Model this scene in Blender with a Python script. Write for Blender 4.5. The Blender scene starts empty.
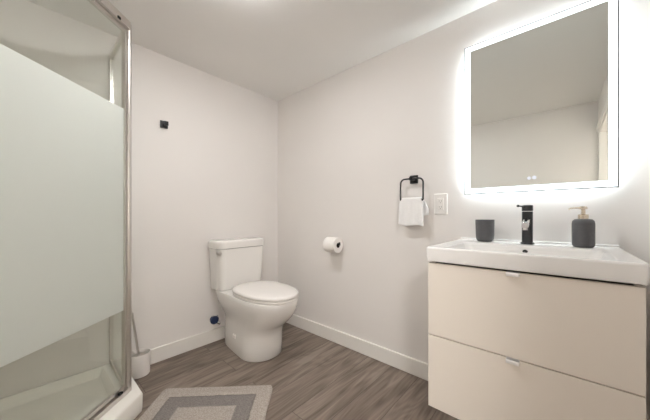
import bpy, bmesh, math, random
from mathutils import Vector, Matrix, noise
random.seed(4)
PI = math.pi
S = bpy.context.scene
COL = S.collection

# ------------------------------------------------------------------ camera, world, exposure
cam = bpy.data.objects.new('camera', bpy.data.cameras.new('camera'))
COL.objects.link(cam)
cam.location = (0, 0, 0.99)
cam.rotation_euler = (PI / 2, 0, -math.atan2(0.745, 0.667))
cam.data.sensor_width = 36
cam.data.lens = 265.6 / 650 * 36
cam.data.shift_y = 6 / 650
cam.data.clip_start = 0.01
S.camera = cam
W = bpy.data.worlds.new('world'); S.world = W
W.use_nodes = True
W.node_tree.nodes['Background'].inputs[0].default_value = (0.9, 0.92, 1, 1)
W.node_tree.nodes['Background'].inputs[1].default_value = 0.3
S.view_settings.view_transform = 'Standard'
S.view_settings.look = 'None'
S.view_settings.gamma = 1
S.view_settings.use_curve_mapping = False
S.view_settings.exposure = 0.0
S.cycles.max_bounces = 14
S.cycles.diffuse_bounces = 8
S.cycles.glossy_bounces = 6
S.cycles.transparent_max_bounces = 16
S.cycles.transmission_bounces = 10

CEIL_LAMP = 77.0       # emission of the ceiling lamp's drum diffuser
HALL_FILL = 85.0       # fill panel added in the hallway to brighten the lower bathroom walls
LED_FRONT = 2.6       # front light band of the mirror
LED_BACK = 44.0        # halo strip behind the mirror

# ------------------------------------------------------------------ materials
def lin(c):
    return tuple(((v / 255) / 12.92 if v / 255 <= 0.04045 else ((v / 255 + 0.055) / 1.055) ** 2.4) for v in c) + (1,)

def mat(name, col, rough=0.5, metal=0.0, bump=0.0, bscale=200, spec=0.5, coat=0.0, mottle=0.0, mscale=6):
    m = bpy.data.materials.new(name); m.use_nodes = True
    nt = m.node_tree; b = nt.nodes['Principled BSDF']
    b.inputs['Base Color'].default_value = col
    b.inputs['Roughness'].default_value = rough
    b.inputs['Metallic'].default_value = metal
    b.inputs['Specular IOR Level'].default_value = spec
    b.inputs['Coat Weight'].default_value = coat
    tc = nt.nodes.new('ShaderNodeTexCoord')
    if bump:
        n = nt.nodes.new('ShaderNodeTexNoise'); n.inputs['Scale'].default_value = bscale
        n.inputs['Detail'].default_value = 4
        bp = nt.nodes.new('ShaderNodeBump'); bp.inputs['Strength'].default_value = bump
        bp.inputs['Distance'].default_value = 0.002
        nt.links.new(tc.outputs['Object'], n.inputs['Vector'])
        nt.links.new(n.outputs['Fac'], bp.inputs['Height'])
        nt.links.new(bp.outputs['Normal'], b.inputs['Normal'])
    if mottle:
        n = nt.nodes.new('ShaderNodeTexNoise'); n.inputs['Scale'].default_value = mscale
        n.inputs['Detail'].default_value = 3
        mx = nt.nodes.new('ShaderNodeMix'); mx.data_type = 'RGBA'
        mx.inputs[6].default_value = tuple(v * (1 - mottle) for v in col[:3]) + (1,)
        mx.inputs[7].default_value = tuple(min(1, v * (1 + mottle)) for v in col[:3]) + (1,)
        nt.links.new(tc.outputs['Object'], n.inputs['Vector'])
        nt.links.new(n.outputs['Fac'], mx.inputs[0])
        nt.links.new(mx.outputs[2], b.inputs['Base Color'])
    return m

def emis(name, col, strength):
    m = bpy.data.materials.new(name); m.use_nodes = True
    nt = m.node_tree; nt.nodes.clear()
    e = nt.nodes.new('ShaderNodeEmission'); o = nt.nodes.new('ShaderNodeOutputMaterial')
    e.inputs[0].default_value = col; e.inputs[1].default_value = strength
    nt.links.new(e.outputs[0], o.inputs[0])
    return m

M = {}
M['wall'] = mat('wall_paint', (0.80, 0.77, 0.745, 1), 0.75, bump=0.08, bscale=350, mottle=0.008)
M['ceiling'] = mat('ceiling_paint', (0.82, 0.805, 0.785, 1), 0.9, bump=0.08, bscale=300, mottle=0.008)
M['trim'] = mat('trim_paint', (0.84, 0.82, 0.78, 1), 0.35, mottle=0.01)
M['ceramic'] = mat('ceramic', (0.81, 0.79, 0.76, 1), 0.12, coat=0.3, mottle=0.005)
M['basin'] = mat('basin_ceramic', (0.90, 0.89, 0.875, 1), 0.25, coat=0.1, mottle=0.005)
M['seat'] = mat('seat_plastic', (0.85, 0.82, 0.79, 1), 0.22, mottle=0.005)
M['cabinet'] = mat('cabinet_foil', (0.85, 0.785, 0.705, 1), 0.42, bump=0.03, bscale=500, mottle=0.006)
M['dark'] = mat('painted_gap_shade', (0.05, 0.04, 0.03, 1), 0.7, mottle=0.1)
M['handle'] = mat('handle_white', (0.88, 0.86, 0.84, 1), 0.3, mottle=0.01)
M['nickel'] = mat('brushed_nickel', (0.66, 0.63, 0.60, 1), 0.3, 1.0, mottle=0.04, mscale=40)
M['chrome'] = mat('chrome', (0.75, 0.75, 0.76, 1), 0.08, 1.0, mottle=0.01)
M['black'] = mat('black_metal', (0.012, 0.012, 0.012, 1), 0.35, mottle=0.1, mscale=30)
M['blackgloss'] = mat('black_faucet', (0.05, 0.05, 0.053, 1), 0.25, 0.5, mottle=0.1, mscale=30)
M['rubber'] = mat('black_rubber', (0.008, 0.008, 0.008, 1), 0.8, mottle=0.1)
M['tray'] = mat('acrylic_tray', (0.87, 0.85, 0.80, 1), 0.18, coat=0.2, mottle=0.005)
M['curb'] = mat('acrylic_curb', (0.84, 0.82, 0.79, 1), 0.25, mottle=0.005)
M['stone'] = mat('grey_stoneware', (0.095, 0.095, 0.10, 1), 0.5, bump=0.2, bscale=400, mottle=0.15, mscale=120)
M['gold'] = mat('brushed_gold', (0.72, 0.62, 0.50, 1), 0.25, 1.0, mottle=0.03)
M['paper'] = mat('tissue_paper', (0.87, 0.84, 0.81, 1), 0.95, bump=0.3, bscale=250, mottle=0.01)
M['towel'] = mat('terry_cloth', (0.88, 0.875, 0.87, 1), 0.95, bump=0.8, bscale=500, mottle=0.02, mscale=60)
M['plate'] = mat('outlet_plastic', (0.84, 0.82, 0.79, 1), 0.3, mottle=0.005)
M['blue'] = mat('blue_handle', (0.008, 0.018, 0.06, 1), 0.3, mottle=0.1)
M['mirror'] = mat('mirror_silver', (0.91, 0.95, 0.93, 1), 0.0, 1.0, mottle=0.001)
M['alu'] = mat('mirror_edge', (0.3, 0.3, 0.3, 1), 0.35, 0.8, mottle=0.02)
M['whiteplastic'] = mat('white_plastic', (0.84, 0.81, 0.78, 1), 0.3, mottle=0.01)
M['bristle'] = mat('bristle', (0.75, 0.73, 0.7, 1), 0.8, mottle=0.1, mscale=100)
M['led'] = emis('led_band', (0.87, 0.965, 1, 1), LED_FRONT)
M['halo'] = emis('led_halo', (0.87, 0.965, 1, 1), LED_BACK)
M['icon'] = emis('touch_icon', (0.9, 0.93, 1, 1), 0.95)
M['hallfill'] = emis('hall_fill_glow', (1, 0.98, 0.955, 1), HALL_FILL)
M['lamp'] = emis('lamp_diffuser', (1, 0.99, 0.985, 1), CEIL_LAMP)

def glass_mat(name, z0, z1):
    """clear glass with a frosted band between two heights of the pane"""
    m = bpy.data.materials.new(name); m.use_nodes = True
    nt = m.node_tree; nt.nodes.clear(); N = nt.nodes.new; L = nt.links.new
    out = N('ShaderNodeOutputMaterial')
    tr = N('ShaderNodeBsdfTransparent'); tr.inputs[0].default_value = (0.97, 0.985, 0.97, 1)
    gl = N('ShaderNodeBsdfGlossy'); gl.inputs['Roughness'].default_value = 0.01
    gl.inputs[0].default_value = (1, 1, 1, 1)
    lw = N('ShaderNodeLayerWeight'); lw.inputs[0].default_value = 0.5      # Schlick reflectance of a thin pane
    pw = N('ShaderNodeMath'); pw.operation = 'POWER'; pw.inputs[1].default_value = 5; L(lw.outputs['Facing'], pw.inputs[0])
    fr = N('ShaderNodeMath'); fr.operation = 'MULTIPLY_ADD'; fr.inputs[1].default_value = 0.9; fr.inputs[2].default_value = 0.04; L(pw.outputs[0], fr.inputs[0])
    clear = N('ShaderNodeMixShader')
    L(fr.outputs[0], clear.inputs[0]); L(tr.outputs[0], clear.inputs[1]); L(gl.outputs[0], clear.inputs[2])
    df = N('ShaderNodeBsdfDiffuse'); df.inputs[0].default_value = (0.87, 0.895, 0.87, 1)
    tl = N('ShaderNodeBsdfTranslucent'); tl.inputs[0].default_value = (0.94, 0.965, 0.94, 1)
    mx = N('ShaderNodeMixShader'); mx.inputs[0].default_value = 0.66
    L(df.outputs[0], mx.inputs[1]); L(tl.outputs[0], mx.inputs[2])
    g2 = N('ShaderNodeBsdfGlossy'); g2.inputs['Roughness'].default_value = 0.35
    mf = N('ShaderNodeMixShader'); mf.inputs[0].default_value = 0.04
    L(mx.outputs[0], mf.inputs[1]); L(g2.outputs[0], mf.inputs[2])
    tc = N('ShaderNodeTexCoord'); sp = N('ShaderNodeSeparateXYZ'); L(tc.outputs['Object'], sp.inputs[0])
    a = N('ShaderNodeMath'); a.operation = 'GREATER_THAN'; a.inputs[1].default_value = z0; L(sp.outputs[2], a.inputs[0])
    b = N('ShaderNodeMath'); b.operation = 'LESS_THAN'; b.inputs[1].default_value = z1; L(sp.outputs[2], b.inputs[0])
    c = N('ShaderNodeMath'); c.operation = 'MULTIPLY'; L(a.outputs[0], c.inputs[0]); L(b.outputs[0], c.inputs[1])
    fin = N('ShaderNodeMixShader'); L(c.outputs[0], fin.inputs[0]); L(clear.outputs[0], fin.inputs[1]); L(mf.outputs[0], fin.inputs[2])
    L(fin.outputs[0], out.inputs[0])
    return m
M['glass'] = glass_mat('banded_glass', 0.52, 1.525)

def floor_mat():
    m = bpy.data.materials.new('vinyl_planks'); m.use_nodes = True
    nt = m.node_tree; N = nt.nodes.new; L = nt.links.new
    b = nt.nodes['Principled BSDF']
    tc = N('ShaderNodeTexCoord')
    br = N('ShaderNodeTexBrick'); br.inputs['Scale'].default_value = 1
    br.inputs['Brick Width'].default_value = 1.22; br.inputs['Row Height'].default_value = 0.18
    br.inputs['Mortar Size'].default_value = 0.0012; br.inputs['Mortar Smooth'].default_value = 0.3
    br.offset = 0.37
    br.inputs['Color1'].default_value = (0.0, 0, 0, 1); br.inputs['Color2'].default_value = (1, 1, 1, 1)
    br.inputs['Mortar'].default_value = (0.5, 0.5, 0.5, 1)
    mp0 = N('ShaderNodeMapping'); mp0.inputs['Location'].default_value = (0.33, 0.06, 0)
    L(tc.outputs['Object'], mp0.inputs[0]); L(mp0.outputs[0], br.inputs['Vector'])
    # shift the grain from plank to plank
    off = N('ShaderNodeVectorMath'); off.operation = 'MULTIPLY_ADD'
    off.inputs[1].default_value = (3.1, 7.7, 5.3)
    L(br.outputs['Color'], off.inputs[0]); L(tc.outputs['Object'], off.inputs[2])
    mp = N('ShaderNodeMapping'); mp.inputs['Scale'].default_value = (1.6, 13, 1)
    L(off.outputs[0], mp.inputs[0])
    n1 = N('ShaderNodeTexNoise'); n1.inputs['Scale'].default_value = 1.3; n1.inputs['Detail'].default_value = 5
    n1.inputs['Distortion'].default_value = 0.9
    L(mp.outputs[0], n1.inputs['Vector'])
    mp2 = N('ShaderNodeMapping'); mp2.inputs['Scale'].default_value = (5, 110, 1)
    L(off.outputs[0], mp2.inputs[0])
    n2 = N('ShaderNodeTexNoise'); n2.inputs['Scale'].default_value = 1; n2.inputs['Detail'].default_value = 6
    L(mp2.outputs[0], n2.inputs['Vector'])
    # cathedral rings
    mp3 = N('ShaderNodeMapping'); mp3.inputs['Scale'].default_value = (1.0, 7, 1)
    L(off.outputs[0], mp3.inputs[0])
    wv = N('ShaderNodeTexNoise'); wv.inputs['Scale'].default_value = 1.4; wv.inputs['Detail'].default_value = 1
    L(mp3.outputs[0], wv.inputs['Vector'])
    ml = N('ShaderNodeMath'); ml.operation = 'MULTIPLY'; ml.inputs[1].default_value = 70; L(wv.outputs['Fac'], ml.inputs[0])
    sn = N('ShaderNodeMath'); sn.operation = 'SINE'; L(ml.outputs[0], sn.inputs[0])
    s1 = N('ShaderNodeMath'); s1.operation = 'MULTIPLY_ADD'; s1.inputs[1].default_value = 0.05; L(sn.outputs[0], s1.inputs[0]); L(n1.outputs['Fac'], s1.inputs[2])
    s2 = N('ShaderNodeMath'); s2.operation = 'MULTIPLY_ADD'; s2.inputs[1].default_value = 0.28; L(n2.outputs['Fac'], s2.inputs[0]); L(s1.outputs[0], s2.inputs[2])
    s3 = N('ShaderNodeMath'); s3.operation = 'MULTIPLY_ADD'; s3.inputs[1].default_value = 0.08; L(br.outputs['Color'], s3.inputs[0]); L(s2.outputs[0], s3.inputs[2])
    cr = N('ShaderNodeValToRGB'); L(s3.outputs[0], cr.inputs[0])
    e = cr.color_ramp.elements
    e[0].position = 0.42; e[0].color = (0.105, 0.078, 0.060, 1)
    e[1].position = 0.88; e[1].color = (0.285, 0.235, 0.195, 1)
    k = e.new(0.62); k.color = (0.185, 0.146, 0.118, 1)
    mxx = N('ShaderNodeMix'); mxx.data_type = 'RGBA'
    L(br.outputs['Fac'], mxx.inputs[0]); L(cr.outputs[0], mxx.inputs[6]); mxx.inputs[7].default_value = (0.06, 0.045, 0.035, 1)
    L(mxx.outputs[2], b.inputs['Base Color'])
    b.inputs['Roughness'].default_value = 0.5
    b.inputs['Specular IOR Level'].default_value = 0.35
    bp = N('ShaderNodeBump'); bp.inputs['Strength'].default_value = 0.15; bp.inputs['Distance'].default_value = 0.002
    L(s2.outputs[0], bp.inputs['Height']); L(bp.outputs[0], b.inputs['Normal'])
    return m
M['floor'] = floor_mat()

def rug_mat(hx, hy):
    m = bpy.data.materials.new('woven_rug'); m.use_nodes = True
    nt = m.node_tree; N = nt.nodes.new; L = nt.links.new
    b = nt.nodes['Principled BSDF']
    tc = N('ShaderNodeTexCoord'); sp = N('ShaderNodeSeparateXYZ')
    nz = N('ShaderNodeTexNoise'); nz.inputs['Scale'].default_value = 45; nz.inputs['Detail'].default_value = 3
    L(tc.outputs['Object'], nz.inputs['Vector'])
    wob = N('ShaderNodeVectorMath'); wob.operation = 'MULTIPLY_ADD'; wob.inputs[1].default_value = (0.012, 0.012, 0)
    L(nz.outputs['Color'], wob.inputs[0]); L(tc.outputs['Object'], wob.inputs[2])
    L(wob.outputs[0], sp.inputs[0])
    def edge(o, h):
        a = N('ShaderNodeMath'); a.operation = 'ABSOLUTE'; L(o, a.inputs[0])
        s = N('ShaderNodeMath'); s.operation = 'SUBTRACT'; s.inputs[0].default_value = h + 0.006; L(a.outputs[0], s.inputs[1])
        return s.outputs[0]
    mn = N('ShaderNodeMath'); mn.operation = 'MINIMUM'; L(edge(sp.outputs[0], hx), mn.inputs[0]); L(edge(sp.outputs[1], hy), mn.inputs[1])
    cr = N('ShaderNodeValToRGB'); cr.color_ramp.interpolation = 'LINEAR'
    L(mn.outputs[0], cr.inputs[0])
    light = (0.42, 0.375, 0.335, 1); dark = (0.24, 0.22, 0.207, 1); mid = (0.21, 0.19, 0.175, 1)
    e = cr.color_ramp.elements
    e[0].position = 0.0; e[0].color = light
    e[1].position = 0.078; e[1].color = light
    for p, c in ((0.082, mid), (0.088, mid), (0.093, dark), (0.160, dark), (0.168, light)):
        q = e.new(p); q.color = c
    n2 = N('ShaderNodeTexNoise'); n2.inputs['Scale'].default_value = 160; n2.inputs['Detail'].default_value = 4
    L(tc.outputs['Object'], n2.inputs['Vector'])
    r2 = N('ShaderNodeMapRange'); r2.inputs[1].default_value = 0.3; r2.inputs[2].default_value = 0.7; r2.inputs[3].default_value = 0.74; r2.inputs[4].default_value = 1.2
    L(n2.outputs['Fac'], r2.inputs[0])
    mu = N('ShaderNodeVectorMath'); mu.operation = 'SCALE'; L(cr.outputs[0], mu.inputs[0]); L(r2.outputs[0], mu.inputs['Scale'])
    L(mu.outputs[0], b.inputs['Base Color'])
    b.inputs['Roughness'].default_value = 1; b.inputs['Specular IOR Level'].default_value = 0.1
    bp = N('ShaderNodeBump'); bp.inputs['Strength'].default_value = 0.8; bp.inputs['Distance'].default_value = 0.004
    L(n2.outputs['Fac'], bp.inputs['Height']); L(bp.outputs[0], b.inputs['Normal'])
    return m

# ------------------------------------------------------------------ mesh helpers
def box(bm, x0, x1, y0, y1, z0, z1, bev=0.0, seg=2, only=None):
    r = bmesh.ops.create_cube(bm, size=1)
    vs = r['verts']
    for v in vs:
        v.co = Vector(((x0 + x1) / 2 + v.co.x * (x1 - x0), (y0 + y1) / 2 + v.co.y * (y1 - y0), (z0 + z1) / 2 + v.co.z * (z1 - z0)))
    if bev:
        es = {e for v in vs for e in v.link_edges}
        if only: es = {e for e in es if only(e)}
        bmesh.ops.bevel(bm, geom=list(es), offset=bev, segments=seg, affect='EDGES', profile=0.5)
    return vs

def loft(bm, rings, cap0=True, cap1=True, closed=False):
    L = [[bm.verts.new(p) for p in r] for r in rings]
    n = len(L[0])
    pairs = list(zip(L, L[1:])) + ([(L[-1], L[0])] if closed else [])
    for a, b in pairs:
        for i in range(n):
            bm.faces.new((a[i], a[(i + 1) % n], b[(i + 1) % n], b[i]))
    if not closed:
        if cap0: bm.faces.new(list(reversed(L[0])))
        if cap1: bm.faces.new(L[-1])
    return L

def lathe(bm, prof, c=(0, 0, 0), axis='z', n=40, cap0=True, cap1=True):
    rings = []
    for r, h in prof:
        ring = []
        for i in range(n):
            a = 2 * PI * i / n
            u, v = r * math.cos(a), r * math.sin(a)
            p = {'z': (u, v, h), 'x': (h, u, v), 'y': (v, h, u)}[axis]
            ring.append(Vector(p) + Vector(c))
        rings.append(ring)
    return loft(bm, rings, cap0, cap1)

def tube(bm, pts, r, n=14, closed=False, radii=None):
    pts = [Vector(p) for p in pts]
    rings = []; up = None
    N_ = len(pts)
    for i, p in enumerate(pts):
        a = pts[(i - 1) % N_] if (closed or i > 0) else p
        b = pts[(i + 1) % N_] if (closed or i < N_ - 1) else p
        t = (b - a).normalized()
        if up is None:
            up = Vector((0, 0, 1)) if abs(t.z) < 0.9 else Vector((0, 1, 0))
        s = t.cross(up).normalized(); up = s.cross(t).normalized()
        rr = radii[i] if radii else r
        rings.append([p + (s * math.cos(2 * PI * k / n) + up * math.sin(2 * PI * k / n)) * rr for k in range(n)])
    return loft(bm, rings, closed=closed)

def rrect(cx, cy, hx, hy, r, z, seg=6):
    """rounded rectangle ring, r may be 4 radii: (+x+y, -x+y, -x-y, +x-y)"""
    rs = r if isinstance(r, (tuple, list)) else (r,) * 4
    out = []
    for (sx, sy, a0), q in zip(((1, 1, 0), (-1, 1, 90), (-1, -1, 180), (1, -1, 270)), rs):
        for k in range(seg + 1):
            a = math.radians(a0 + 90 * k / seg)
            out.append(Vector((cx + sx * (hx - q) + q * math.cos(a), cy + sy * (hy - q) + q * math.sin(a), z)))
    return out

def obj(name, bm, m, parent=None, smooth=True, angle=40, sub=0):
    bmesh.ops.recalc_face_normals(bm, faces=bm.faces)
    me = bpy.data.meshes.new(name); bm.to_mesh(me); bm.free()
    ms = m if isinstance(m, (list, tuple)) else [m]
    for q in ms: me.materials.append(M[q] if isinstance(q, str) else q)
    if smooth:
        for p in me.polygons: p.use_smooth = True
        me.set_sharp_from_angle(angle=math.radians(angle))
    o = bpy.data.objects.new(name, me); COL.objects.link(o)
    if parent: 
        o.parent = parent
        o.matrix_parent_inverse = Matrix.Translation(-parent.location) if parent.parent is None else Matrix.Identity(4)
    if smooth and angle <= 50:
        md = o.modifiers.new('weighted', 'WEIGHTED_NORMAL'); md.keep_sharp = True; md.weight = 80
    if sub:
        md = o.modifiers.new('sub', 'SUBSURF'); md.levels = sub; md.render_levels = sub
    return o

def thing(name, label, cat, loc):
    o = bpy.data.objects.new(name, None); COL.objects.link(o)
    o.location = loc; o.empty_display_size = 0.05
    o['label'] = label; o['category'] = cat
    return o

def struct(name, bm, m, parent=None, smooth=False):
    o = obj(name, bm, m, parent, smooth=smooth)
    if parent is None: o['kind'] = 'structure'
    return o
B = bmesh.new

# ------------------------------------------------------------------ the room
XR, XL, YB, YF, H = 1.61, -0.53, 2.055, -0.255, 2.10
T = 0.1
b = B(); box(b, XL - T, XR + T, YF - 0.25, YB + T, -0.1, 0); struct('floor', b, 'floor')
b = B(); box(b, XL - T, XR + T, YF - 0.25, YB + T, H, H + 0.1); struct('ceiling', b, 'ceiling')
b = B(); box(b, XL, XR, YB, YB + T, 0, H); struct('wall_back', b, 'wall')
b = B(); box(b, XR, XR + T, YF - 0.25, YB + T, 0, H); struct('wall_right', b, 'wall')
b = B(); box(b, XL - T, XL, YF - 0.25, YB + T, 0, H); struct('wall_left', b, 'wall')
DX0, DX1, DH = XL + 0.035, 0.33, 1.80
b = B()
box(b, DX1, XR, YF - 0.12, YF, 0, H)
box(b, XL, DX0, YF - 0.12, YF, 0, H)
box(b, DX0, DX1, YF - 0.12, YF, DH, H)
struct('wall_front', b, 'wall')
b = B(); box(b, XR - 0.014, XR, YF, YB, 0, 0.1, 0.004); struct('baseboard_right', b, 'trim')
b = B(); box(b, 0.40, XR - 0.014, YB - 0.014, YB, 0, 0.1, 0.004); struct('baseboard_back', b, 'trim')
b = B(); box(b, XL, XL + 0.014, YF, 1.125, 0, 0.1, 0.004); struct('baseboard_left', b, 'trim')
b = B(); box(b, DX1 + 0.06, XR - 0.014, YF, YF + 0.014, 0, 0.1, 0.004); struct('baseboard_front', b, 'trim')
# hallway beyond the doorway
HY = -1.45
b = B(); box(b, XL - 0.5, XR + T, HY - T, YF - 0.25, -0.1, 0); struct('floor_hall', b, 'floor')
b = B(); box(b, XL - 0.5, XR + T, HY - T, YF - 0.25, H, H + 0.1); struct('ceiling_hall', b, 'ceiling')
b = B(); box(b, XL - 0.5, XR, HY - T, HY, 0, H); struct('wall_hall', b, 'wall')
b = B(); box(b, XR, XR + T, HY - T, YF - 0.25, 0, H); struct('wall_hall_right', b, 'wall')
b = B(); box(b, XL - 0.5 - T, XL - 0.5, HY - T, YF - 0.12, 0, H); box(b, XL - 0.5, XL - T, YF - 0.25, YF - 0.12, 0, H); struct('wall_hall_left', b, 'wall')
t = thing('hall_fill_light', 'added square fill light on the hallway ceiling, brightening the lower bathroom walls', 'ceiling light', (-0.775, -0.92, H))  # unseen fill source, added so light reaches the lower walls through the doorway
b = B()
for x0, x1, y0, y1 in ((-0.99, -0.56, -1.19, -1.17), (-0.99, -0.56, -0.67, -0.65), (-0.99, -0.97, -1.17, -0.67), (-0.58, -0.56, -1.17, -0.67)): box(b, x0, x1, y0, y1, H - 0.025, H - 0.001)
obj('frame', b, 'whiteplastic', t)
b = B(); box(b, -0.9695, -0.5805, -1.1695, -0.6705, H - 0.022, H - 0.002); obj('diffuser', b, 'hallfill', t, smooth=False)
# doorway casing and the door, open into the hallway
b = B()
box(b, DX1, DX1 + 0.06, YF, YF + 0.012, 0, DH + 0.06, 0.003)
box(b, XL + 0.002, DX1, YF, YF + 0.012, DH, DH + 0.06, 0.003)
box(b, DX1 - 0.015, DX1, YF - 0.12, YF, 0, DH, 0.002)
box(b, DX0, DX0 + 0.015, YF - 0.12, YF, 0, DH, 0.002)
box(b, DX0, DX1, YF - 0.12, YF, DH - 0.015, DH, 0.002)
struct('trim_1', b, 'trim')
b = B(); box(b, DX1 + 0.002, DX1 + 0.038, YF - 0.122 - 0.80, YF - 0.124, 0.005, DH - 0.002, 0.002)
for (z0, z1) in ((0.15, 0.85), (1.0, 1.65)):
    box(b, DX1 - 0.003, DX1 + 0.003, YF - 0.80, YF - 0.24, z0, z1, 0.002)
dr = struct('door_1', b, 'trim')
b = B(); lathe(b, [(q, DX1 + 0.001 - h) for q, h in [(0.026, 0), (0.026, 0.008), (0.01, 0.01), (0.01, 0.03), (0.024, 0.036), (0.026, 0.05), (0.016, 0.06)]], (0, YF - 0.86, 0.95), 'x', 24)
obj('door_knob', b, 'chrome', dr)

# ------------------------------------------------------------------ ceiling lamp
LX, LY = 0.58, 1.03
t = thing('ceiling_light', 'round white flush lamp on the ceiling in front of the shower', 'ceiling light', (LX, LY, H))
b = B(); lathe(b, [(0.132, H), (0.132, H - 0.010), (0.126, H - 0.014), (0.121, H - 0.014), (0.121, H)], (LX, LY, 0), 'z', 48, False, False)
obj('frame', b, 'whiteplastic', t)
b = B(); lathe(b, [(0.1205, H - 0.002), (0.1205, H - 0.024), (0.112, H - 0.032), (0.08, H - 0.035)], (LX, LY, 0), 'z', 48)
obj('diffuser', b, 'lamp', t)

# ------------------------------------------------------------------ shower tray
P1 = (0.388, 1.587); P2 = (-0.117, 1.132)          # outer corners of the curb
CZ = 0.10
g = 0.002
def foot(d):
    """tray outline moved inwards by d"""
    k = d * math.tan(math.radians(22.5))
    return [(XL + g + d, YB - g - d), (XL + g + d, P2[1] + d), (P2[0] - k, P2[1] + d), (P1[0] - d, P1[1] + k), (P1[0] - d, YB - g - d)]
def ring(d, z, dw=None):
    pts = foot(d)
    if dw is not None:      # other inset along the two walls
        pts = list(pts)
        pts[0] = (XL + g + dw, YB - g - dw); pts[1] = (XL + g + dw, pts[1][1]); pts[4] = (pts[4][0], YB - g - dw)
    return [Vector((x, y, z)) for x, y in pts]
b = B()
loft(b, [ring(0.004, 0), ring(0.001, 0.02), ring(0, CZ - 0.012), ring(0.003, CZ - 0.004), ring(0.010, CZ), ring(0.088, CZ, 0.02),
         ring(0.094, CZ - 0.004, 0.024), ring(0.115, 0.055, 0.05), ring(0.15, 0.040, 0.10), ring(0.22, 0.034, 0.22)])
t = obj('shower_tray', b, 'tray', angle=35)
md = t.modifiers.new('bevel', 'BEVEL'); md.width = 0.004; md.segments = 3; md.limit_method = 'ANGLE'; md.angle_limit = math.radians(30)
t['label'] = 'white acrylic neo-angle shower tray on the floor under the glass enclosure'; t['category'] = 'shower tray'
b = B(); lathe(b, [(0.045, 0.034), (0.045, 0.037), (0.038, 0.039), (0.01, 0.038)], (-0.08, 1.65, 0), 'z', 32)
obj('drain', b, 'chrome', t)

# ------------------------------------------------------------------ shower enclosure
A1 = Vector((0.337, 1.653, 0)); dv = Vector((-math.cos(math.radians(41.5)), -math.sin(math.radians(41.5)), 0))
LD = 0.66
A2 = A1 + dv * LD
ZB, ZT = CZ + 0.002, 1.968
se = thing('shower_enclosure', 'neo-angle shower enclosure of frosted-band glass in brushed nickel frame', 'shower enclosure', (A1.x, A1.y, ZB))

def obox(bm, p, q, w0, w1, z0, z1, bev=0.0):
    """box along p->q in plan, spanning sideways offsets w0..w1 (left of direction positive)"""
    p = Vector(p).to_3d(); q = Vector(q).to_3d(); p.z = q.z = 0
    d = (q - p); l = d.length; a = math.atan2(d.y, d.x)
    vs = box(bm, 0, l, w0, w1, z0, z1)
    es = list({e for v in vs for e in v.link_edges})
    if bev:
        bmesh.ops.bevel(bm, geom=es, offset=bev, segments=2, affect='EDGES')
def place(bm, p, q):
    d = Vector(q) - Vector(p); a = math.atan2(d.y, d.x)
    bmesh.ops.transform(bm, matrix=Matrix.Translation((p[0], p[1], 0)) @ Matrix.Rotation(a, 4, 'Z'), verts=bm.verts)
def seg(name, m, p, q, parts, parent, bev=0.0015, angle=30):
    """parts: (s0, s1, w0, w1, z0, z1) in metres along p->q"""
    bm = B()
    for s0, s1, w0, w1, z0, z1 in parts:
        box(bm, s0, s1, w0, w1, z0, z1, bev)
    place(bm, p, q)
    return obj(name, bm, m, parent, angle=angle)

side_end = Vector((A1.x, YB - g, 0)); side2_end = Vector((XL + g, A2.y, 0))
# corner posts with rounded outer face
def post(c):
    bm = B()
    lathe(bm, [(0.0125, ZB), (0.0125, ZT - 0.003)], (c[0], c[1], 0), 'z', 28)
    obj('corner_post', bm, 'nickel', se)
post((A1.x + 0.003, A1.y - 0.006)); post((A2.x + 0.006, A2.y - 0.003))
# head and sill rails of the door run
seg('head_rail', 'nickel', A1, A2, [(0.012, LD - 0.012, -0.004, 0.026, ZT - 0.038, ZT), (0.014, LD - 0.014, -0.020, -0.0045, ZT - 0.026, ZT - 0.004)], se)
seg('sill_rail', 'nickel', A1, A2, [(0.014, LD - 0.014, -0.004, 0.022, ZB, ZB + 0.022), (0.016, LD - 0.016, -0.018, -0.0045, ZB, ZB + 0.012)], se)
# pivoting door
door = seg('door', 'nickel', A1, A2, [(0.017, 0.030, -0.008, 0.010, ZB + 0.026, ZT - 0.040), (LD - 0.034, LD - 0.018, -0.008, 0.010, ZB + 0.026, ZT - 0.040),
     (0.030, LD - 0.034, -0.007, 0.009, ZB + 0.026, ZB + 0.046), (0.030, LD - 0.034, -0.007, 0.009, ZT - 0.058, ZT - 0.040)], se)
gp = seg('glass', 'glass', A1, A2, [(0.0305, LD - 0.0345, -0.002, 0.003, ZB + 0.0465, ZT - 0.0585)], se, bev=0)
gp['label'] = 'clear pane with a wide frosted band'
seg('pivot_block', 'rubber', A1, A2, [(0.058, 0.078, 0.010, 0.024, ZB + 0.023, ZB + 0.034)], se, 0.002)
seg('pivot_block', 'rubber', A1, A2, [(0.082, 0.100, 0.0265, 0.032, ZT - 0.041, ZT - 0.029)], se, 0.002)
seg('door_handle', 'nickel', A1, A2, [(LD - 0.075, LD - 0.06, -0.03, -0.018, 0.90, 1.10)], se, 0.004)
for z in (0.92, 1.08): seg('handle_mount', 'nickel', A1, A2, [(LD - 0.071, LD - 0.064, -0.019, -0.0025, z - 0.004, z + 0.004)], se, 0)
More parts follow.
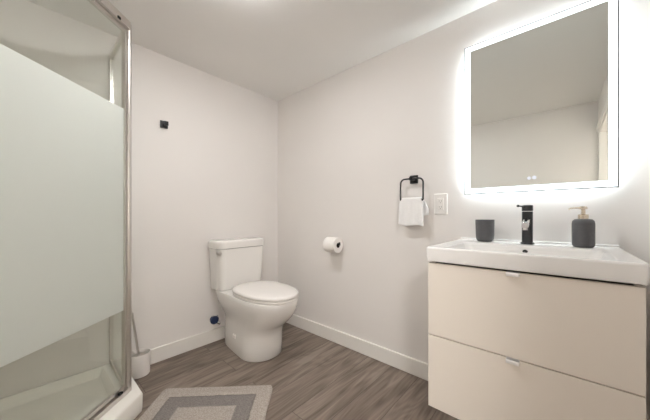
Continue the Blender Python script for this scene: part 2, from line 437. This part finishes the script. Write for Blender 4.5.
# two fixed side panels
for (p, q) in ((A1, side_end), (side2_end, A2)):
    l = (q - p).length
    e0, e1 = (0.012, l) if p is A1 else (0, l - 0.012)
    seg('side_frame', 'nickel', p, q, [(e0, e0 + 0.018, -0.010, 0.010, ZB, ZT), (e1 - 0.018, e1, -0.010, 0.010, ZB, ZT),
        (e0 + 0.018, e1 - 0.018, -0.010, 0.010, ZB, ZB + 0.024), (e0 + 0.018, e1 - 0.018, -0.010, 0.010, ZT - 0.03, ZT)], se)
    k = seg('side_glass', 'glass', p, q, [(e0 + 0.0185, e1 - 0.0185, -0.0025, 0.0025, ZB + 0.0245, ZT - 0.0305)], se, bev=0)
    k['label'] = 'clear fixed pane with a wide frosted band'

# ------------------------------------------------------------------ robe hook
t = thing('robe_hook', 'small square black robe hook on the wall beside the shower', 'hook', (0.625, YB, 1.62))
b = B(); box(b, 0.600, 0.648, YB - 0.010, YB - 0.001, 1.597, 1.645, 0.002); obj('plate', b, 'black', t)
b = B(); box(b, 0.618, 0.636, YB - 0.034, YB - 0.009, 1.611, 1.631, 0.002); box(b, 0.615, 0.641, YB - 0.044, YB - 0.033, 1.609, 1.637, 0.002)
obj('peg', b, 'black', t)

# ------------------------------------------------------------------ toilet
TX = 1.134
to = thing('toilet', 'white two-piece toilet with closed lid in the corner', 'toilet', (TX, 1.75, 0))
def outline(yf, yb, w, z, nb=4.0, split=None, cx=TX, n=72, tp=0.0):
    ym = split if split is not None else yf + (yb - yf) * 0.42
    out = []
    for i in range(n):
        a = 2 * PI * i / n
        c, s = math.cos(a), math.sin(a)
        if s < 0:
            e = 2.15
            x = math.copysign(abs(c) ** (2 / e), c) * w; y = ym + math.copysign(abs(s) ** (2 / e), s) * (ym - yf)
        else:
            q = abs(s) ** (2 / nb); y = ym + q * (yb - ym); x = math.copysign(abs(c) ** (2 / nb), c) * w * (1 - tp * q)
        out.append(Vector((cx + x, y, z)))
    return out
b = B()
lv = [  # z, y front, y back, half width, exponent back, split
    (0.000, 1.504, 2.02, 0.150, 5, 1.66), (0.006, 1.497, 2.02, 0.153, 5, 1.66), (0.08, 1.495, 2.02, 0.152, 5, 1.65), (0.16, 1.490, 2.02, 0.150, 5, 1.64),
    (0.205, 1.474, 2.02, 0.149, 5, 1.63), (0.235, 1.442, 2.02, 0.151, 5, 1.62), (0.265, 1.402, 2.02, 0.156, 6, 1.61), (0.300, 1.368, 2.02, 0.165, 6, 1.60),
    (0.335, 1.342, 2.022, 0.175, 7, 1.59), (0.370, 1.326, 2.025, 0.183, 8, 1.585), (0.400, 1.320, 2.028, 0.187, 8, 1.58), (0.420, 1.320, 2.028, 0.188, 8, 1.58),
    (0.428, 1.326, 2.026, 0.184, 8, 1.58)]
loft(b, [outline(yf, yb, w, z, nb, sp, tp=0.22 * max(0, min(1, (0.33 - z) / 0.12))) for z, yf, yb, w, nb, sp in lv])
obj('bowl', b, 'ceramic', to, angle=60)
# foot bolt cap on the skirt
b = B(); box(b, TX - 0.149, TX - 0.136, 1.750, 1.786, 0.108, 0.136, 0.004, 3); obj('bolt_cap', b, 'seat', to)
# seat and lid
b = B()
loft(b, [outline(1.320, 1.822, 0.180, 0.4295, 3, 1.585), outline(1.314, 1.828, 0.183, 0.433, 3, 1.585), outline(1.315, 1.828, 0.182, 0.444, 3, 1.585), outline(1.322, 1.824, 0.180, 0.4465, 3, 1.585)])
obj('toilet_seat', b, 'seat', to, angle=60)
b = B()
loft(b, [outline(1.320, 1.832, 0.181, 0.4485, 3, 1.585), outline(1.312, 1.838, 0.185, 0.452, 3, 1.585), outline(1.312, 1.838, 0.185, 0.463, 3, 1.585), outline(1.318, 1.834, 0.180, 0.4695, 3, 1.585),
         outline(1.338, 1.815, 0.168, 0.4735, 2.8, 1.585), outline(1.43, 1.74, 0.10, 0.477, 2.5, 1.585), outline(1.52, 1.65, 0.04, 0.478, 2.2, 1.585)])
obj('toilet_lid', b, 'seat', to, angle=60)
for s in (-1, 1):
    b = B(); lathe(b, [(0.012, -0.02), (0.014, -0.016), (0.014, 0.016), (0.012, 0.02)], (TX + s * 0.075, 1.848, 0.446), 'x', 20)
    obj('seat_hinge', b, 'seat', to)
# tank
TH = 0.004
def tank(z, hx, y0, y1, r): return rrect(TX - 0.003, (y0 + y1) / 2, hx + TH, (y1 - y0) / 2, (0.012, 0.012, r, r), z, 8)
b = B()
loft(b, [tank(0.4285, 0.180, 1.892, 2.028, 0.045), tank(0.434, 0.186, 1.887, 2.034, 0.05), tank(0.50, 0.190, 1.882, 2.034, 0.05), tank(0.62, 0.196, 1.873, 2.034, 0.05), tank(0.741, 0.201, 1.868, 2.034, 0.05)])
obj('tank', b, 'ceramic', to, angle=50)
b = B()
loft(b, [tank(0.7425, 0.199, 1.870, 2.034, 0.05), tank(0.746, 0.206, 1.862, 2.038, 0.055), tank(0.786, 0.207, 1.861, 2.038, 0.055), tank(0.799, 0.203, 1.865, 2.034, 0.052), tank(0.805, 0.190, 1.876, 2.024, 0.045)])
obj('tank_lid', b, 'ceramic', to, angle=50)
b = B()
lathe(b, [(0.017, 1.910), (0.017, 1.880), (0.013, 1.875)], (TX - 0.192, 0, 0.712), 'y', 24)
tube(b, [(TX - 0.192, 1.873, 0.712), (TX - 0.205, 1.872, 0.714), (TX - 0.216, 1.874, 0.720), (TX - 0.224, 1.878, 0.724)], 0.005, 12, radii=[0.008, 0.006, 0.0055, 0.007])
obj('flush_lever', b, 'nickel', to)

# shutoff valve on the wall beside the toilet
t = thing('shutoff_valve', 'small water shutoff valve with dark blue knob on wall behind the toilet', 'valve', (0.955, YB - 0.001, 0.175))
b = B(); lathe(b, [(0.026, YB - 0.002), (0.024, YB - 0.006), (0.012, YB - 0.009), (0.009, YB - 0.012), (0.009, YB - 0.050)], (0.968, 0, 0.180), 'y', 28)
tube(b, [(0.958, YB - 0.044, 0.188), (0.982, YB - 0.052, 0.164), (1.000, YB - 0.060, 0.150)], 0.010, 16, radii=[0.009, 0.012, 0.010])
obj('valve_body', b, 'chrome', t)
b = B()
rings = []
for yy, sc in ((YB - 0.050, 0.7), (YB - 0.053, 0.95), (YB - 0.064, 1.0), (YB - 0.070, 0.85), (YB - 0.071, 0.4)):
    rings.append([Vector((0.955 + 0.033 * sc * math.cos(a), yy, 0.190 + 0.031 * sc * math.sin(a))) for a in [2 * PI * k / 32 for k in range(32)]])
loft(b, rings); kb = obj('knob', b, 'blue', t); kb['label'] = 'dark blue round knob'
b = B(); tube(b, [(0.998, YB - 0.058, 0.152), (0.993, YB - 0.050, 0.176), (0.988, YB - 0.036, 0.215)], 0.006)
obj('supply_hose', b, 'chrome', t)

# toilet brush
BX, BY = 0.464, 1.972
t = thing('toilet_brush', 'white toilet brush holder with steel handle behind the shower corner', 'toilet brush', (BX, BY, 0))
b = B(); lathe(b, [(0.052, 0.001), (0.055, 0.006), (0.0565, 0.06), (0.0575, 0.134), (0.0555, 0.137), (0.053, 0.134), (0.052, 0.02), (0.02, 0.015)], (BX, BY, 0), 'z', 40)
obj('holder', b, 'whiteplastic', t)
b = B(); lathe(b, [(0.038, 0.112), (0.041, 0.116), (0.034, 0.121), (0.010, 0.126)], (BX - 0.004, BY, 0), 'z', 32); obj('brush_collar', b, 'nickel', t)
b = B(); lathe(b, [(0.020, 0.03), (0.036, 0.04), (0.038, 0.085), (0.02, 0.10)], (BX - 0.004, BY, 0), 'z', 24); obj('brush_head', b, 'bristle', t)
b = B(); tube(b, [(BX - 0.004, BY, 0.118), (BX - 0.020, BY + 0.006, 0.25), (BX - 0.036, BY + 0.012, 0.39)], 0.006, radii=[0.007, 0.006, 0.0065]); obj('handle', b, 'nickel', t)

# ------------------------------------------------------------------ toilet paper holder and roll
RY, RZ, RXC = 1.298, 0.779, XR - 0.070
t = thing('toilet_paper_holder', 'black toilet paper holder on the wall, mostly hidden by its roll', 'paper holder', (XR, RY, RZ))
b = B(); box(b, XR - 0.010, XR - 0.001, RY + 0.030, RY + 0.076, RZ - 0.023, RZ + 0.023, 0.002); obj('plate', b, 'black', t)
b = B(); box(b, RXC - 0.008, XR - 0.009, RY + 0.0585, RY + 0.071, RZ - 0.007, RZ + 0.007, 0.002)
box(b, RXC - 0.008, RXC + 0.008, RY - 0.062, RY + 0.060, RZ - 0.008, RZ + 0.008, 0.002)
box(b, RXC - 0.009, RXC + 0.009, RY - 0.066, RY - 0.061, RZ - 0.008, RZ + 0.016, 0.002)
obj('arm', b, 'black', t)
b = B()
lathe(b, [(0.019, RY - 0.051), (0.055, RY - 0.052), (0.058, RY - 0.049), (0.058, RY + 0.049), (0.055, RY + 0.052), (0.019, RY + 0.051)], (RXC, 0, RZ - 0.008), 'y', 48, False, False)
o = obj('toilet_paper_roll', b, 'paper', angle=50)
o['label'] = 'roll of white toilet paper on the black holder beside the toilet'; o['category'] = 'toilet paper'
b = B(); lathe(b, [(0.0188, RY - 0.051), (0.0188, RY + 0.051), (0.0175, RY + 0.051), (0.0175, RY - 0.051)], (RXC, 0, RZ - 0.008), 'y', 32, False, False)
obj('core', b, mat('cardboard', (0.09, 0.07, 0.055, 1), 0.9, mottle=0.1), o)

# ------------------------------------------------------------------ towel ring, towel
t = thing('towel_ring', 'black rounded-square towel ring on the wall left of the outlet', 'towel ring', (XR, 0.69, 1.22))
b = B(); box(b, XR - 0.010, XR - 0.001, 0.666, 0.717, 1.192, 1.243, 0.002); obj('plate', b, 'black', t)
RX = 1.562
b = B(); box(b, RX - 0.010, XR - 0.009, 0.678, 0.700, 1.208, 1.230, 0.002); obj('bracket', b, 'black', t)
pts = []
for cy, cz, a0, q in ((0.617 + 0.028, 1.218 - 0.028, 0, 0.028), (0.760 - 0.028, 1.218 - 0.028, 90, 0.028), (0.760 - 0.009, 1.085 + 0.009, 180, 0.009), (0.617 + 0.009, 1.085 + 0.009, 270, 0.009)):
    for k in range(7):
        a = math.radians(a0 + 15 * k)
        pts.append((RX, cy - q * math.cos(a), cz + q * math.sin(a)))
b = B(); tube(b, pts, 0.005, 12, closed=True); obj('ring', b, 'black', t)

# towel folded over the lower bar: a closed sheet with thickness
b = B()
nu, path = 28, []
for k in range(15): path.append(('f', 0.935 + (1.090 - 0.935) * k / 14))
for k in range(1, 8): path.append(('t', k / 8))
for k in range(13): path.append(('b', 1.090 - (1.090 - 0.990) * k / 12))
grid = []
for (w, v) in path:
    row = []
    for i in range(nu + 1):
        u = i / nu
        y = 0.612 + 0.150 * u
        pinch = 1.0 if w == 't' else max(0.0, 1 - (1.09 - v) / 0.018)
        y += (0.6875 - y) * 0.19 * pinch
        if w == 'f':
            hang = (1.09 - v) / 0.155
            x = RX - 0.012 - 0.006 * hang - 0.004 * math.sin(u * 9 + hang * 2) * hang - 0.003 * math.sin(u * 21 + 1) * hang
            z = v + (0.004 * math.sin(u * 7) - 0.006 * (1 - u)) * hang
            y += (u - 0.5) * 0.010 * hang
        elif w == 't':
            a = PI * v
            x = RX - 0.012 * math.cos(a); z = 1.090 + 0.010 * math.sin(a)
        else:
            hang = (1.09 - v) / 0.10
            x = RX + 0.012 + 0.003 * math.sin(u * 10 + 2) * hang
            z = v + 0.004 * math.sin(u * 8 + 1) * hang; y -= 0.022 * min(1, hang * 1.6)
        row.append(b.verts.new((x, y, z)))
    grid.append(row)
for r0, r1 in zip(grid, grid[1:]):
    for i in range(nu): b.faces.new((r0[i], r0[i + 1], r1[i + 1], r1[i]))
tw = obj('hand_towel', b, 'towel', angle=80)
md = tw.modifiers.new('solid', 'SOLIDIFY'); md.thickness = 0.0075; md.offset = 0.0
md = tw.modifiers.new('bev', 'SUBSURF'); md.levels = 1; md.render_levels = 1
tw['label'] = 'small white terry hand towel draped over the black towel ring'; tw['category'] = 'towel'

# ------------------------------------------------------------------ outlet
t = thing('wall_outlet', 'white wall outlet plate between the towel ring and the lit mirror', 'outlet', (XR, 0.531, 1.06))
b = B(); box(b, XR - 0.007, XR - 0.001, 0.4935, 0.5685, 1.000, 1.120, 0.003, 3); obj('cover_plate', b, 'plate', t)
b = B(); box(b, XR - 0.010, XR - 0.0065, 0.513, 0.549, 1.026, 1.094, 0.0015); oi = obj('receptacle', b, 'plate', t)
b = B()
for zc in (1.043, 1.077):
    for dy in (-0.006, 0.006): box(b, XR - 0.0106, XR - 0.0099, 0.531 + dy - 0.001, 0.531 + dy + 0.001, zc - 0.004, zc + 0.005)
    box(b, XR - 0.0106, XR - 0.0099, 0.529, 0.533, zc - 0.012, zc - 0.008)
obj('slots', b, mat('slot_grey', (0.25, 0.24, 0.22, 1), 0.6, mottle=0.05), t)

# ------------------------------------------------------------------ mirror
MX0, MX1 = 1.570, 1.586
my0, my1, mz0, mz1 = -0.168, 0.396, 1.105, 1.894
t = thing('led_mirror', 'large rectangular wall mirror with a glowing light band above the vanity', 'mirror', (XR, 0.114, mz0))
b = B()   # thin metal edge
def frame(bm, x0, x1, ya, yb, za, zb, w):
    box(bm, x0, x1, ya, ya + w, za, zb); box(bm, x0, x1, yb - w, yb, za, zb)
    box(bm, x0, x1, ya + w, yb - w, za, za + w); box(bm, x0, x1, ya + w, yb - w, zb - w, zb)
frame(b, MX0, MX1, my0, my1, mz0, mz1, 0.0045); obj('edge_trim', b, 'alu', t, smooth=False)
b = B(); frame(b, MX0 + 0.0005, MX1 - 0.002, my0 + 0.0047, my1 - 0.0047, mz0 + 0.0047, mz1 - 0.0047, 0.025); k = obj('light_band', b, 'led', t, smooth=False); k['label'] = 'glowing white light band'
b = B(); box(b, MX0 + 0.0005, MX1 - 0.002, my0 + 0.0285, my1 - 0.0285, mz0 + 0.0285, mz1 - 0.0285); obj('mirror_glass', b, 'mirror', t, smooth=False)
b = B(); box(b, MX1, XR - 0.001, my0 + 0.035, my1 - 0.035, mz0 + 0.035, mz1 - 0.035); obj('back_housing', b, 'whiteplastic', t, smooth=False)
b = B(); frame(b, MX1 + 0.003, XR - 0.004, my0 + 0.031, my1 - 0.031, mz0 + 0.031, mz1 - 0.031, 0.0038); obj('halo_strip', b, 'halo', t, smooth=False)
for yc, zc, r in ((0.118, 1.168, 0.0075), (0.099, 1.169, 0.0085)):
    b = B(); rg = [[Vector((MX0 + q, yc + rr[0] * math.cos(a) * r, zc + rr[0] * math.sin(a) * r)) for a in [2 * PI * k / 20 for k in range(20)]] for q, rr in ((0.0002, (1,)), (0.0, (0.9,)))]
    loft(b, rg); obj('touch_button', b, 'icon', t)

# ------------------------------------------------------------------ vanity cabinet
VX, vy0, vy1, vz0, vz1 = 1.112, -0.168, 0.418, 0.202, 0.800
vc = thing('vanity_cabinet', 'beige wall-hung two-drawer vanity cabinet under the white basin', 'vanity cabinet', (VX, 0.122, vz0))
b = B()
box(b, VX + 0.021, XR - 0.002, vy0 + 0.001, vy0 + 0.017, vz0 + 0.002, vz1 - 0.004)
box(b, VX + 0.021, XR - 0.002, vy1 - 0.017, vy1 - 0.001, vz0 + 0.002, vz1 - 0.004)
box(b, VX + 0.021, XR - 0.002, vy0 + 0.017, vy1 - 0.017, vz0 + 0.002, vz0 + 0.018)
box(b, XR - 0.016, XR - 0.002, vy0 + 0.017, vy1 - 0.017, vz0 + 0.018, vz1 - 0.004)
box(b, VX + 0.045, XR - 0.016, vy0 + 0.017, vy1 - 0.017, 0.49, 0.506)
obj('carcass', b, 'cabinet', vc, smooth=False)
b = B(); box(b, VX + 0.026, VX + 0.044, vy0 + 0.018, vy1 - 0.018, vz0 + 0.019, vz1 - 0.006); obj('gap_shade_sheet', b, 'dark', vc, smooth=False)  # dark sheet behind the fronts, its colour stands in for shade in the gaps
for (z0, z1) in ((0.5010, 0.7955), (vz0, 0.4970)):
    b = B(); box(b, VX, VX + 0.018, vy0, vy1, z0, z1, 0.0012, 2); d = obj('drawer', b, 'cabinet', vc)
    b = B()
    yc, r = 0.1275, 0.019
    # little tab pull hooked over the drawer's top edge
    box(b, VX - 0.015, VX + 0.012, yc - r, yc + r, z1 + 0.0002, z1 + 0.0018, 0.0005)
    box(b, VX - 0.017, VX - 0.0003, yc - r, yc + r, z1 - 0.012, z1 + 0.0018, 0.003, 3)
    h = obj('drawer_pull', b, 'handle', vc)
    h['label'] = 'small white tab pull'

# ------------------------------------------------------------------ wash basin
bz0, bz1 = 0.803, 0.863
bx0, bx1, by0, by1 = 1.100, XR - 0.002, -0.175, 0.424
bcx, bcy, bhx, bhy = (bx0 + bx1) / 2, (by0 + by1) / 2, (bx1 - bx0) / 2, (by1 - by0) / 2
def br(ins, z, r): return rrect(bcx, bcy, bhx - ins, bhy - ins, r, z, 5)
# bowl opening
ocx, ohx = 1.285, 0.150; ocy, ohy = 0.122, 0.235
def op(ins, z, r): return rrect(ocx, ocy, ohx - ins, ohy - ins, r, z, 5)
b = B()
loft(b, [br(0.012, bz0 + 0.0005, 0.005), br(0.004, bz0 + 0.002, 0.006), br(0.001, bz0 + 0.02, 0.008), br(0.0, bz1 - 0.008, 0.008), br(0.002, bz1 - 0.002, 0.008), br(0.007, bz1, 0.006),
         op(-0.010, bz1 - 0.0005, 0.035), op(-0.003, bz1 - 0.004, 0.032), op(0.004, bz1 - 0.014, 0.03), op(0.009, bz1 - 0.038, 0.035), op(0.022, bz1 - 0.050, 0.05), op(0.05, bz1 - 0.053, 0.045), op(0.12, bz1 - 0.055, 0.02)])
wb = obj('wash_basin', b, 'basin', angle=50)
wb['label'] = 'white rectangular ceramic basin top resting on the beige vanity'; wb['category'] = 'basin'
b = B(); box(b, XR - 0.022, XR - 0.003, by0 + 0.004, by1 - 0.004, bz1 - 0.002, bz1 + 0.009, 0.003, 3); obj('rear_lip', b, 'basin', wb)
ox = ocx + ohx - 0.0055
b = B(); lathe(b, [(0.010, ox + 0.004), (0.010, ox - 0.001), (0.007, ox - 0.002)], (0, 0.121, bz1 - 0.028), 'x', 28); obj('overflow_ring', b, 'blackgloss', wb)
b = B(); lathe(b, [(0.030, bz1 - 0.0555), (0.030, bz1 - 0.052), (0.024, bz1 - 0.049), (0.008, bz1 - 0.048)], (ocx, ocy, 0), 'z', 32); obj('drain', b, 'blackgloss', wb)

# ------------------------------------------------------------------ faucet
FX, FY = 1.512, 0.120
fz = bz1 + 0.0005
t = thing('faucet', 'black single-lever faucet on the basin between tumbler and dispenser', 'faucet', (FX, FY, fz))
b = B(); lathe(b, [(0.026, fz), (0.026, fz + 0.005), (0.024, fz + 0.007), (0.0205, fz + 0.008), (0.0205, fz + 0.145), (0.0195, fz + 0.147)], (FX, FY, 0), 'z', 36); obj('body', b, 'blackgloss', t)
b = B(); lathe(b, [(0.0198, fz + 0.149), (0.0210, fz + 0.150), (0.0210, fz + 0.172), (0.0195, fz + 0.175), (0.012, fz + 0.176)], (FX, FY, 0), 'z', 36); cp = obj('lever_cap', b, 'blackgloss', t)
b = B(); tube(b, [(FX - 0.012, FY + 0.008, fz + 0.168), (FX - 0.040, FY + 0.019, fz + 0.170), (FX - 0.062, FY + 0.028, fz + 0.171)], 0.0035, radii=[0.0045, 0.0035, 0.0035])
lathe(b, [(0.003, -0.006), (0.0055, -0.003), (0.0055, 0.003), (0.003, 0.006)], (FX - 0.062, FY + 0.028, fz + 0.171), 'x', 16)
obj('lever', b, 'blackgloss', t)
b = B()
rings = []
for k, (x, z, hw, hh) in enumerate(((FX - 0.010, fz + 0.108, 0.0125, 0.012), (FX - 0.045, fz + 0.103, 0.0125, 0.012), (FX - 0.085, fz + 0.094, 0.0125, 0.012), (FX - 0.104, fz + 0.088, 0.0125, 0.0115), (FX - 0.108, fz + 0.086, 0.011, 0.010))):
    rings.append([Vector((x, FY + p.x, z + p.y)) for p in rrect(0, 0, hw, hh, (0.011, 0.011, 0.003, 0.003), 0, 6)])
loft(b, rings); obj('spout', b, mat('spout_dark_chrome', (0.55, 0.55, 0.56, 1), 0.12, 1.0, mottle=0.05), t, angle=50)
b = B(); lathe(b, [(0.009, fz + 0.066), (0.009, fz + 0.078)], (FX - 0.094, FY, 0), 'z', 24); obj('aerator', b, 'chrome', t)

# ------------------------------------------------------------------ tumbler and soap dispenser
def cup(bm, c, prof): lathe(bm, prof, c, 'z', 44)
b = B(); z = bz1 + 0.0008
cup(b, (1.530, 0.292, 0), [(0.029, z), (0.034, z + 0.003), (0.038, z + 0.012), (0.040, z + 0.03), (0.0415, z + 0.106), (0.0405, z + 0.108), (0.0385, z + 0.106), (0.0365, z + 0.02), (0.02, z + 0.010)])
o = obj('tumbler', b, 'stone', angle=50); o['label'] = 'dark grey rounded tumbler standing at the left of the basin'; o['category'] = 'tumbler'
DXc, DYc = 1.508, -0.062
t = thing('soap_dispenser', 'dark grey soap dispenser with gold pump at the right of the basin', 'soap dispenser', (DXc, DYc, z))
b = B(); cup(b, (DXc, DYc, 0), [(0.028, z), (0.031, z + 0.002), (0.034, z + 0.008), (0.035, z + 0.016), (0.035, z + 0.094), (0.033, z + 0.106), (0.027, z + 0.113), (0.018, z + 0.114)])
obj('bottle', b, 'stone', t, angle=50)
b = B(); cup(b, (DXc, DYc, 0), [(0.0165, z + 0.1145), (0.0165, z + 0.131), (0.0145, z + 0.133), (0.0075, z + 0.134), (0.0065, z + 0.153), (0.0125, z + 0.154), (0.013, z + 0.161), (0.009, z + 0.165)])
obj('pump', b, 'gold', t)
b = B(); tube(b, [(DXc - 0.006, DYc + 0.006, z + 0.159), (DXc - 0.022, DYc + 0.024, z + 0.159), (DXc - 0.034, DYc + 0.040, z + 0.157), (DXc - 0.037, DYc + 0.044, z + 0.152)], 0.003, radii=[0.004, 0.003, 0.0026, 0.0024]); obj('nozzle', b, 'gold', t)

# ------------------------------------------------------------------ bath mat
c0 = Vector((0.950, 1.257)); uo = Vector((-0.7071, 0.7071)); vo = Vector((-0.7071, -0.7071))
RW, RL = 0.612, 0.90
cen = c0 + uo * RW / 2 + vo * RL / 2
b = B()
nx, ny = 60, 90
top = []
hx, hy = RW / 2, RL / 2
def rz(x, y):
    z = 0.011 + 0.0015 * noise.noise(Vector((x * 14, y * 14, 0)))
    # a soft crease near the far edge
    z += 0.005 * math.exp(-((y - (hy - 0.06) + 0.05 * x) / 0.012) ** 2) * math.exp(-((x - 0.02) / 0.20) ** 2)
    e = min(hx - abs(x), hy - abs(y))
    return z * min(1, max(0.0, (e + 0.004) / 0.010)) ** 0.5
def shape(u, v):
    x, y = u * hx, v * hy
    # rounded corners, slightly wavy edges
    x += 0.003 * math.sin(v * 9) * abs(u) ** 4; y += 0.004 * math.sin(u * 7 + 1) * abs(v) ** 4
    k = max(0, abs(u) + abs(v) - 1.90) / 0.10
    x -= math.copysign(0.012 * k * k, x); y -= math.copysign(0.012 * k * k, y)
    return x, y
for j in range(ny + 1):
    row = []
    for i in range(nx + 1):
        u, v = -1 + 2 * i / nx, -1 + 2 * j / ny
        u = math.copysign(1 - (1 - abs(u)) ** 1.25, u); v = math.copysign(1 - (1 - abs(v)) ** 1.25, v)
        x, y = shape(u, v)
        row.append(b.verts.new((x, y, max(0.004, rz(x, y)))))
    top.append(row)
for r0, r1 in zip(top, top[1:]):
    for i in range(nx): b.faces.new((r0[i], r0[i + 1], r1[i + 1], r1[i]))
be = [e for e in b.edges if len(e.link_faces) == 1]
ex = bmesh.ops.extrude_edge_only(b, edges=be)
nv = [q for q in ex['geom'] if isinstance(q, bmesh.types.BMVert)]
for q in nv: q.co.z = 0.0008
bmesh.ops.contextual_create(b, geom=[e for e in b.edges if len(e.link_faces) == 1])
rug = obj('bath_mat', b, rug_mat(hx, hy), angle=60)
rug.location = (cen.x, cen.y, 0)
rug.rotation_euler = (0, 0, math.radians(-45))
rug['label'] = 'grey bath mat with a darker border band on the wood floor by the shower'; rug['category'] = 'bath mat'
